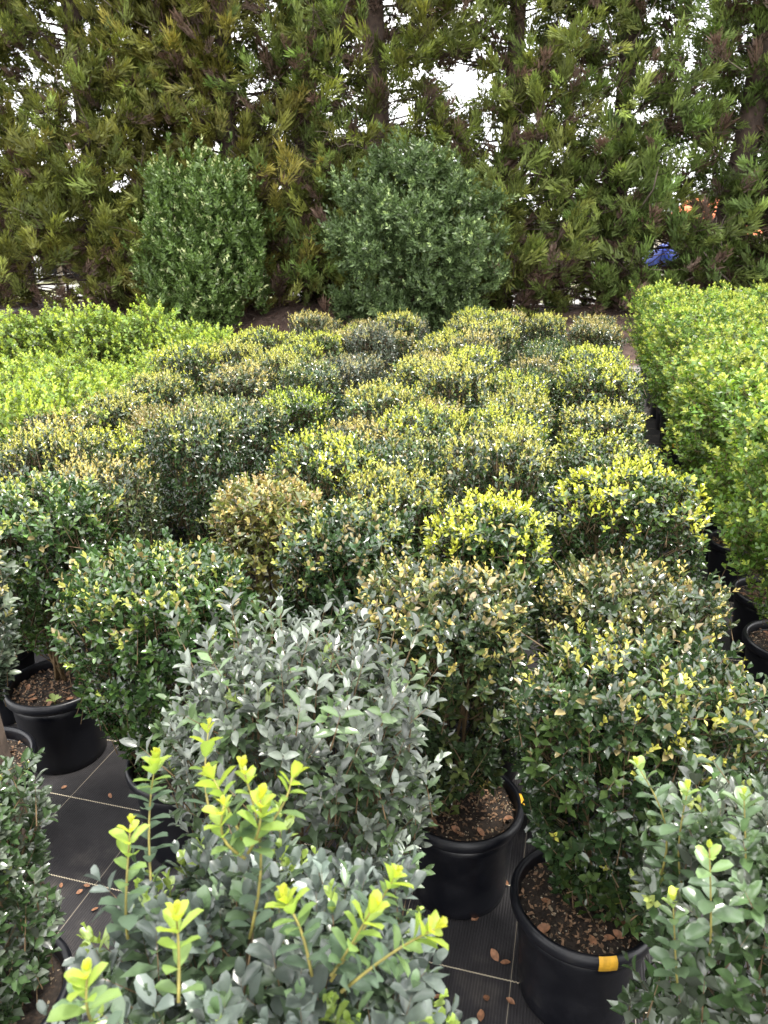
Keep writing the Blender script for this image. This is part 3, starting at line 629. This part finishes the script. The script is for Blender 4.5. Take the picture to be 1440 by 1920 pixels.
def spray_leaves(Cn, A, size, colr, nb, g):
    """feathery tufts: nb narrow branchlets fanning out along each tuft's axis"""
    n = len(Cn); I = np.repeat(np.arange(n), nb); m_ = n*nb; u = g.random(m_)
    a = norm(np.cross(A, np.array([.2, .1, .97])+g.normal(0, .2, (n, 3)))); b = np.cross(A, a)
    az = g.random(m_)*6.28; rad = np.cos(az)[:, None]*a[I] + .65*np.sin(az)[:, None]*b[I]
    spread = g.uniform(.15, .95, m_)
    P = Cn[I] + A[I]*(size[I]*(u*.85-.35))[:, None] + rad*(size[I]*.34*spread*(1.1-u*.6))[:, None]
    Y = norm(A[I]*(.55+.6*u)[:, None] + rad*(spread*.9)[:, None] + np.array([0, 0, .18]) + g.normal(0, .18, (m_, 3)))
    Z = norm(g.normal(0, .6, (m_, 3)) + np.array([0, -.5, .7])); Z = norm(Z-(Z*Y).sum(1, keepdims=True)*Y)
    S = size[I]*g.uniform(.19, .36, m_)
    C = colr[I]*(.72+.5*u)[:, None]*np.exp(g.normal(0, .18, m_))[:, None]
    return P, Y, Z, S, C
def conifer(tx, lean, seed, label, hue, r0=.17, dens=1., height=12.):
    g = np.random.default_rng(seed); ty = tree_y(tx); zb = float(bankz(np.float64(tx), np.float64(ty)))
    root = empty('conifer_tree', (tx, ty, zb-.06)); tag(root, label, 'tree', 'conifers of the windbreak')
    t = np.linspace(0, 1, 16); w1 = g.normal(0, .12, 2)
    TP = np.stack([lean*t*4+w1[0]*np.sin(t*7), w1[1]*np.sin(t*5), t*height], 1)
    m = MB(); m.tube(TP, r0*(1-t)**.75+.03+.10*np.exp(-t*40), 10); m.build('trunk', 'bark', root)
    cl, ax, sz, cc = [], [], [], []
    tw = MB(); nbr = int(190*dens)
    for i in range(nbr):
        z0 = .12 + (height-.9)*((i+g.random())/nbr)**1.3
        f = (z0/height); an = g.random()*6.28; L = (2.45-1.7*f**1.4)*g.uniform(.65, 1.15)
        L *= 1 - .28*abs(math.sin(an))*0
        p0 = np.array([np.interp(z0, TP[:, 2], TP[:, 0]), np.interp(z0, TP[:, 2], TP[:, 1]), z0])
        o = np.array([math.cos(an), math.sin(an)*.62, 0.]); ts = np.linspace(0, 1, 7); droop = g.uniform(.05, .35)
        P = p0 + o*(L*ts)[:, None] + np.array([0, 0, 1.])*(L*(.22*ts - droop*ts**2 + .25*ts**4))[:, None] + g.normal(0, .035, (7, 3))*ts[:, None]
        rr = .028*(1-f*.6)*g.uniform(.6, 1.3); 
        if z0 < 6.5 and i % 4 == 0:
            mb = MB(); mb.tube(P, np.linspace(rr, rr*.25, 7), 5); mb.build('branch', 'bark' if g.random() < .6 else 'greybark', root)
        else: tw.tube(P, np.linspace(rr*.7, rr*.15, 7), 4, cap=False)
        k = int(g.integers(12, 19)) if z0 < 6.8 else 5
        low = z0 < 1.1
        for j in range(k):
            u = g.uniform(.22, 1.04); q = p0+o*(L*u) + np.array([0, 0, np.interp(u, ts, P[:, 2])-p0[2]]) + g.normal(0, 1, 3)*np.array([.30, .22, .20])
            cl.append(q); ax.append(o*.55+np.array([0, 0, .45])+g.normal(0, .35, 3)); sz.append(g.uniform(.26, .50)*(1 if z0 < 6.8 else 1.7))
            dead = g.random() < (.36 if low else .19) and u < .9
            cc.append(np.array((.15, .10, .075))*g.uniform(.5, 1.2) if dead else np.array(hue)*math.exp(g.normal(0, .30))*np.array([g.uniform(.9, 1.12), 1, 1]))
            if j % 4 == 0: tw.tube(np.array([P[int(u*6)], (P[int(u*6)]+q)/2+g.normal(0, .05, 3), q]), [.007, .005, .002], 3, cap=False)
    # bare crooked grey twigs inside the lower crown
    for i in range(int(16*dens)):
        z0 = g.uniform(.3, 4.5); an = g.random()*6.28; L = g.uniform(.6, 1.5); ts = np.linspace(0, 1, 8)[:, None]
        p0 = np.array([np.interp(z0, TP[:, 2], TP[:, 0]), 0, z0]); o = np.array([math.cos(an), -abs(math.sin(an)), g.normal(0, .5)])
        P = p0+o*L*ts+np.cumsum(g.normal(0, .06, (8, 3)), 0)*ts
        mb = MB(); mb.tube(P, np.linspace(.016, .004, 8), 5); mb.build('bare_branch', 'pale_twig', root)
    cl = np.array(cl); A = norm(np.array(ax)); sz = np.array(sz); cc = np.array(cc)
    W = cl + np.array([tx, ty, zb-.06])
    keep = ~(in_hole(W) & (g.random(len(W)) < .94)) & (cl[:, 2] > .04)
    # thin out the far side a little so daylight gets through
    keep &= ~((cl[:, 1] > .3) & (g.random(len(W)) < .35) & (cl[:, 2] < 6.5))
    cl, A, sz, cc = cl[keep], A[keep], sz[keep], cc[keep]
    lo = cl[:, 2] < 7.2
    parts = [spray_leaves(cl[lo], A[lo], sz[lo], cc[lo], 66, g), spray_leaves(cl[~lo], A[~lo], sz[~lo], cc[~lo], 22, g)]
    P, Y, Z, S, C = [np.concatenate(q) for q in zip(*parts)]
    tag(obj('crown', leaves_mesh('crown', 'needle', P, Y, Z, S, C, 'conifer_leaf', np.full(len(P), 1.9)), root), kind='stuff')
    tag(tw.build('twigs', 'bark', root), kind='stuff')
    return root
OL, MG = (.135, .16, .036), (.11, .155, .040)
TREES = []
for i, (tx, lean, hue, lb, r0) in enumerate([
    (-15.2, 0, OL, 'olive conifer at the shed end of the windbreak', .16), (-12.9, .05, OL, 'olive green conifer over the gap to the road', .17), (-10.9, .0, (.15, .16, .036), 'olive conifer with thin side stems beside the road gap', .15),
    (-8.5, -.06, OL, 'olive conifer with thick dark trunk behind the pale-tipped bush', .19), (-6.2, .04, (.155, .155, .036), 'bronze-olive conifer between the two leafy bushes', .15), (-3.75, .02, OL, 'conifer with dark trunk behind the rounded bush', .20),
    (-1.5, .05, (.13, .16, .04), 'conifer with bare grey twigs beside the rounded bush', .15), (.45, -.05, MG, 'mid green conifer at the end of the gravel aisle', .15), (2.0, .18, MG, 'conifer with stout leaning trunk beside the blue barrel', .21),
    (3.6, .0, MG, 'mid green conifer in front of the orange roof', .16), (6.0, 0, MG, 'mid green conifer at the far end of the windbreak', .17)]):
    TREES.append(conifer(tx, lean, 500+i, lb, hue, r0, .45 if tx < -12.95 or tx > 5 else 1.))

for k, tx, rz, dy, lb in [(2, -7.35, .5, .5, 'olive conifer filling in behind the pale-tipped bush'), (7, -5.0, 2.2, .6, 'green conifer squeezed in between the two leafy bushes')]:
    src = TREES[k]; r_ = src.copy(); col.objects.link(r_); y_ = tree_y(tx)+dy
    r_.location = (tx, y_, float(bankz(np.float64(tx), np.float64(y_)))-.06); r_.rotation_euler = (0, 0, rz); r_.scale = (.92, .92, .96); r_['label'] = lb
    for ch in list(src.children): c_ = ch.copy(); col.objects.link(c_); c_.parent = r_

# ------------------------------------------------------------------ two leafy bushes in front of the windbreak
def bush(name, px, pyb, w, h, seed, label, base, tip, ptip, upright, n):
    d_ = ray(px, pyb); p = CAM + d_*(14.2-1.5)/(d_[1]-.16*d_[0]); g = np.random.default_rng(seed); x, y = p[0], p[1]; zb = float(bankz(np.float64(x), np.float64(y)))
    root = empty(name, (x, y, zb)); tag(root, label, 'bush')
    for i in range(9):
        an = g.random()*6.28; e = w*.3*g.random()**.5; t = np.linspace(0, 1, 7); P = np.stack([math.cos(an)*e*t, math.sin(an)*e*t, t*h*g.uniform(.6, .85)], 1)+g.normal(0, .03, (7, 3))*t[:, None]
        m = MB(); m.tube(P, np.linspace(.03, .008, 7), 6); m.build('stem', 'bark', root)
    nl = 80 if upright else 110; lob = []
    for i in range(nl):
        v = g.normal(0, 1, 3)+np.array([0, -.35, 0]); v /= np.linalg.norm(v); q = g.uniform(.4, 1.25)**.7; zc = h*(.47+.50*v[2]*q); wz = (1.1-.62*(zc/h)**2) if upright else 1.
        rh = g.uniform(.12, .34)*(1. if upright else 1.18); lob.append((v[0]*q*(w/2-.2)*wz, v[1]*q*(w/2-.2)*.8*wz, max(zc, .2), rh, rh*(g.uniform(1.2, 2.2) if upright else g.uniform(.8, 1.2))))
    lob = np.array(lob); area = lob[:, 3]*lob[:, 4]; I = g.choice(len(lob), n, p=area/area.sum())
    dr = norm(g.normal(0, 1, (n, 3))+np.stack([lob[I, 0], lob[I, 1], 0*lob[I, 0]], 1)*.5+[0, 0, .25]); dep = np.where(g.random(n) < .3, g.uniform(.2, .85, n), 1-g.exponential(.09, n))
    T = lob[I, :3] + dr*dep[:, None]*np.stack([lob[I, 3], lob[I, 3], lob[I, 4]], 1); T[:, 2] = np.maximum(T[:, 2], .1)
    D = norm(dr*.6+[0, 0, .8 if upright else .4]+g.normal(0, .25, (n, 3)))
    long_ = g.random(n) < (.16 if upright else .09); T = T + D*(long_*g.uniform(.08, .42, n))[:, None]
    a = norm(np.cross(D, g.normal(0, 1, (n, 3)))); b = np.cross(D, a); Ps, Ys, Zs, Ss, Cs = [], [], [], [], []
    new = g.random(n) < ptip
    for i in range(4):
        for s in range(3):
            az = i*1.1+s*2.09+g.normal(0, .3, n); al = np.radians(np.interp(i, [0, 1, 4], [22, 45, 65])+g.normal(0, 8, n)); u = np.cos(az)[:, None]*a+np.sin(az)[:, None]*b
            Y = norm(np.cos(al)[:, None]*D+np.sin(al)[:, None]*u); Z = np.sin(al)[:, None]*D-np.cos(al)[:, None]*u+g.normal(0, .2, (n, 3)); Z = norm(Z-(Z*Y).sum(1, keepdims=True)*Y)
            isn = new & (i < 2)
            Ps.append(T-D*(.036*i)); Ys.append(Y); Zs.append(Z); Ss.append(g.uniform(.06, .095, n)*np.where(isn, .75, 1)); Cs.append(np.where(isn[:, None], tip, base)*np.exp(g.normal(0, .2, n))[:, None])
    ct = np.concatenate
    tag(obj('foliage', leaves_mesh('foliage', 'blade', ct(Ps), ct(Ys), ct(Zs), ct(Ss), ct(Cs), 'bush_leaf', np.full(12*n, 2.3)), root), kind='stuff')
bush('leafy_bush', 392, 608, 2.1, 2.75, 41, 'upright green bush with pale tips standing before the conifers', np.array((.085, .140, .036)), np.array((.42, .47, .24)), .18, True, 4200)
bush('leafy_bush', 775, 606, 2.8, 2.75, 42, 'rounded dense grey-green bush standing before the conifers', np.array((.080, .125, .046)), np.array((.28, .37, .15)), .22, False, 5200)

# ------------------------------------------------------------------ beyond the windbreak
def wire_fence():
    root = empty('wire_fence', (0, 19.4, 0)); tag(root, 'post and wire fence beyond the conifers beside the road', 'fence')
    for i, x in enumerate(np.arange(-30, 14.1, 2.2)):
        z = float(bankz(np.float64(x), np.float64(19.4))); m = MB(); m.box((x-.05, -.05, z-.1), (x+.05, .05, z+1.15)); m.build('post', 'fence_wood', root, False)
    for z in (.45, .75, 1.05):
        m = MB(); X = np.arange(-30, 14.2, 1.1); m.tube(np.stack([X, 0*X-.06, [z+float(bankz(np.float64(x), np.float64(19.4))) for x in X]], 1), .006, 4); m.build('wire', 'wire', root)
wire_fence()
def shed():
    q = aty(60, 480, 28.0); root = empty('open_shed', (q[0], 28., 0)); tag(root, 'open brown farm shed with white posts across the road', 'shed')
    m = MB(); m.box((-6, 3.4, 0), (5.2, 3.5, 3.0)); m.build('back_wall', 'shed_dark', root, False)
    m = MB(); m.box((-6, -.05, .98), (5.2, .05, 1.42)); m.build('front_board', 'shed_brown', root, False)
    for x in (-4.6, -1.8, .35, 3.6):
        m = MB(); m.box((x-.08, -.25, 0), (x+.08, -.09, 2.5)); m.build('post', 'white_paint', root, False)
    m = MB(); m.add([(-6.4, -.8, 2.45), (5.6, -.8, 2.45), (5.6, 3.9, 3.35), (-6.4, 3.9, 3.35), (-6.4, -.8, 2.6), (5.6, -.8, 2.6), (5.6, 3.9, 3.5), (-6.4, 3.9, 3.5)],
              [t for a in [(3,2,1,0),(4,5,6,7),(0,1,5,4),(1,2,6,5),(2,3,7,6),(3,0,4,7)] for t in ((a[0],a[1],a[2]),(a[0],a[2],a[3]))]); rf_ = m.build('roof', 'white_paint', root, False)
    m = MB(); m.box((-6.4, -.86, 2.42), (5.6, -.81, 2.62)); m.build('fascia', 'white_paint', rf_, False)
shed()
def house():
    q = aty(1392, 420, 40.); root = empty('orange_roofed_house', (q[0], 40., 0)); tag(root, 'pale house with orange roof glimpsed behind the conifers', 'house')
    m = MB(); m.box((-3.4, 0, 0), (6, 5, 2.1)); m.build('wall', 'cream_wall', root, False)
    m = MB(); m.add([(-3.9, -.5, 2.0), (6.5, -.5, 2.0), (6.5, 5.5, 2.0), (-3.9, 5.5, 2.0), (-2.2, 2.5, 3.7), (5, 2.5, 3.7)], [(0, 1, 5), (0, 5, 4), (1, 2, 5), (2, 3, 4), (2, 4, 5), (3, 0, 4), (0, 2, 1), (0, 3, 2)]); m.build('roof', 'orange_roof', root, False)
    for x in (-2.3, .2, 2.8):
        m = MB(); m.box((x, -.06, .8), (x+1.1, -.003, 1.7)); w_ = m.build('window', 'white_paint', root, False)
        m = MB(); m.box((x+.08, -.075, .88), (x+1.02, -.063, 1.62)); m.build('pane', 'shed_dark', w_, False)
house()
def barrel():
    q = aty(1240, 485, 19.0); z = float(bankz(np.float64(q[0]), np.float64(19.))); root = empty('blue_barrel', (q[0], 19., z)); tag(root, 'blue plastic drum lying on a low stand beyond the conifers', 'barrel')
    c = q[2]-z
    m = MB(); m.lathe([(0, -.42), (.20, -.42), (.255, -.39), (.27, -.2), (.285, -.17), (.27, -.14), (.275, .14), (.285, .17), (.27, .2), (.255, .39), (.20, .42), (0, .42)], 28); b = m.build('drum', 'blue_plastic', root); b.location = (0, 0, c); b.rotation_euler = (R(70), R(8), R(28))
    m = MB(); m.lathe([(0, .42), (.04, .42), (.04, .45), (0, .45)], 14); o = m.build('bung', 'white_paint', b); o.location = (.12, 0, 0)
    for x in (-.2, .2):
        m = MB(); m.box((x-.05, -.3, -.05), (x+.05, .3, max(.1, c-.22))); m.build('stand_block', 'fence_wood', root, False)
barrel()
def rail():
    q = aty(1140, 495, 22.); root = empty('white_rail', (q[0], 22., 0)); tag(root, 'low white rail beside the road beyond the conifers', 'rail')
    zr = q[2]
    for i in range(6):
        x = -2.5+i; m = MB(); m.box((x-.045, -.045, 0), (x+.045, .045, zr+.1)); m.build('post', 'white_paint', root, False)
    for z in (zr, zr-.35): m = MB(); m.box((-2.7, -.085, z-.05), (2.7, -.048, z+.05)); m.build('board', 'white_paint', root, False)
rail()
g = np.random.default_rng(77); n = 9000
x = g.uniform(-75, 45, n); yy = 62+g.random(n)*8; hh = 3.6+1.4*np.sin(x*.21)+.9*np.sin(x*.63+1)+.5*np.sin(x*1.7)
P = np.stack([x, yy, hh*g.random(n)**.7], 1); Y = norm(g.normal(0, 1, (n, 3))+[0, 0, .6]); Z = norm(g.normal(0, .6, (n, 3))+[0, -.6, .5]); Z = norm(Z-(Z*Y).sum(1, keepdims=True)*Y)
c = np.array((.065, .085, .055))*np.exp(g.normal(0, .25, n))[:, None]
tag(obj('distant_trees', leaves_mesh('distant_trees', 'blade', P, Y, Z, g.uniform(.6, 1.5, n), c, 'bush_leaf', np.full(n, 2.5))), 'grey-green far-off tree line beyond the pasture', 'trees', kind='stuff')
# thin leaning side stems on the bank at the gap to the road
for i, (b, tp, r) in enumerate([((62, 552), (42, 440), .055), ((126, 553), (108, 450), .03)]):
    d = ray(*b); t = (14.0)/(d[1]-.16*d[0]); p0 = CAM+d*t; d2 = ray(*tp); t2 = 14.05/(d2[1]-.16*d2[0]); p1 = CAM+d2*t2
    p0[2] = float(bankz(np.float64(p0[0]), np.float64(p0[1])))-.05
    tt = np.linspace(0, 1, 7)[:, None]; root = empty('sapling', p0); tag(root, ['leaning dark sapling stem beside the gap to the road', 'thin dark sapling stem in the gap to the road'][i], 'sapling')
    m = MB(); m.tube((p1-p0)*tt*np.array([1, 1, 1.25])+np.array([.05, 0, 0])*np.sin(tt*4), np.linspace(r, r*.6, 7), 8); m.build('trunk', 'bark', root)
    q = (p1-p0)*1.2; gg = np.random.default_rng(i); C0 = q+gg.normal(0, .3, (14, 3)); Pq = spray_leaves(C0, norm(gg.normal(0, 1, (14, 3))+[0, 0, .5]), gg.uniform(.25, .4, 14), np.tile(np.array(OL), (14, 1)), 40, gg)
    tag(obj('crown', leaves_mesh('crown', 'blade', *Pq, 'conifer_leaf'), root), kind='stuff')

# ------------------------------------------------------------------ small things
for i, (px, py) in enumerate([(115, 1660), (163, 1661), (149, 1672), (178, 1705), (207, 1492), (120, 1476), (797, 1833), (820, 1870), (912, 1872), (902, 1905), (957, 1878), (928, 1791), (948, 1805), (890, 1722), (945, 1655), (975, 1690), (1238, 880), (1300, 1120), (1345, 1180)]):
    p = atz(px, py, .006); o = obj('fallen_leaf', DEAD_ME[i % 3]); o.location = p; o.rotation_euler = (random.gauss(0, .3), random.gauss(0, .3), random.random()*6.28); o.scale = (random.uniform(.6, 1.15),)*3
    tag(o, 'curled brown leaf fallen on the black weed mat', 'leaf', 'fallen leaves on the weed mat')
g = np.random.default_rng(9); m = MB(); p = atz(792, 1908, .004)
for i in range(22):
    a = g.random()*6.28; P = np.cumsum(np.stack([np.cos(a+g.normal(0, .9, 6)), np.sin(a+g.normal(0, .9, 6)), g.normal(0, .12, 6)], 1)*.005, 0)+np.append(g.normal(0, .008, 2), .004); P[:, 2] = np.abs(P[:, 2]); m.tube(P, .0009, 4)
o = m.build('twine_scrap', 'blue_twine'); o.location = p; tag(o, 'frayed scrap of blue twine on the weed mat', 'twine')
# stake
p = atz(95, 1785, 0); m = MB(); m.box((-.022, -.014, -.004), (.022, .014, .92)); o = m.build('wooden_stake', 'stake_wood', None, False); o.location = (p[0], p[1], .004); o.rotation_euler = (0, R(-2.5), R(20)); tag(o, 'dark weathered wooden stake standing in the weed mat', 'stake')
# seedling in the left pot
p = atz(103, 1318, .275); root = empty('weed_seedling', p); tag(root, 'pale green round-leaved weed seedling in the pot soil', 'seedling')
m = MB(); m.tube([(0, 0, -.005), (0, 0, .012)], .002, 6); m.build('stem', 'shoot_stalk', root)
for a, s in ((2.6, .034), (.6, .026), (4.2, .03), (5.4, .018), (1.6, .026)):
    Y = norm(np.array([[math.cos(a), math.sin(a), .45]]))[0]; Z = np.array([0, 0, 1.]); Z = norm((Z-(Z@Y)*Y)[None])[0]; leaf_obj(root, 'round', (0, 0, .008), Y, Z, s, np.array((.36, .46, .16)), 'bright_leaf')
print('tris', sum(len(me.polygons) for me in bpy.data.meshes), 'objects', len(bpy.data.objects))
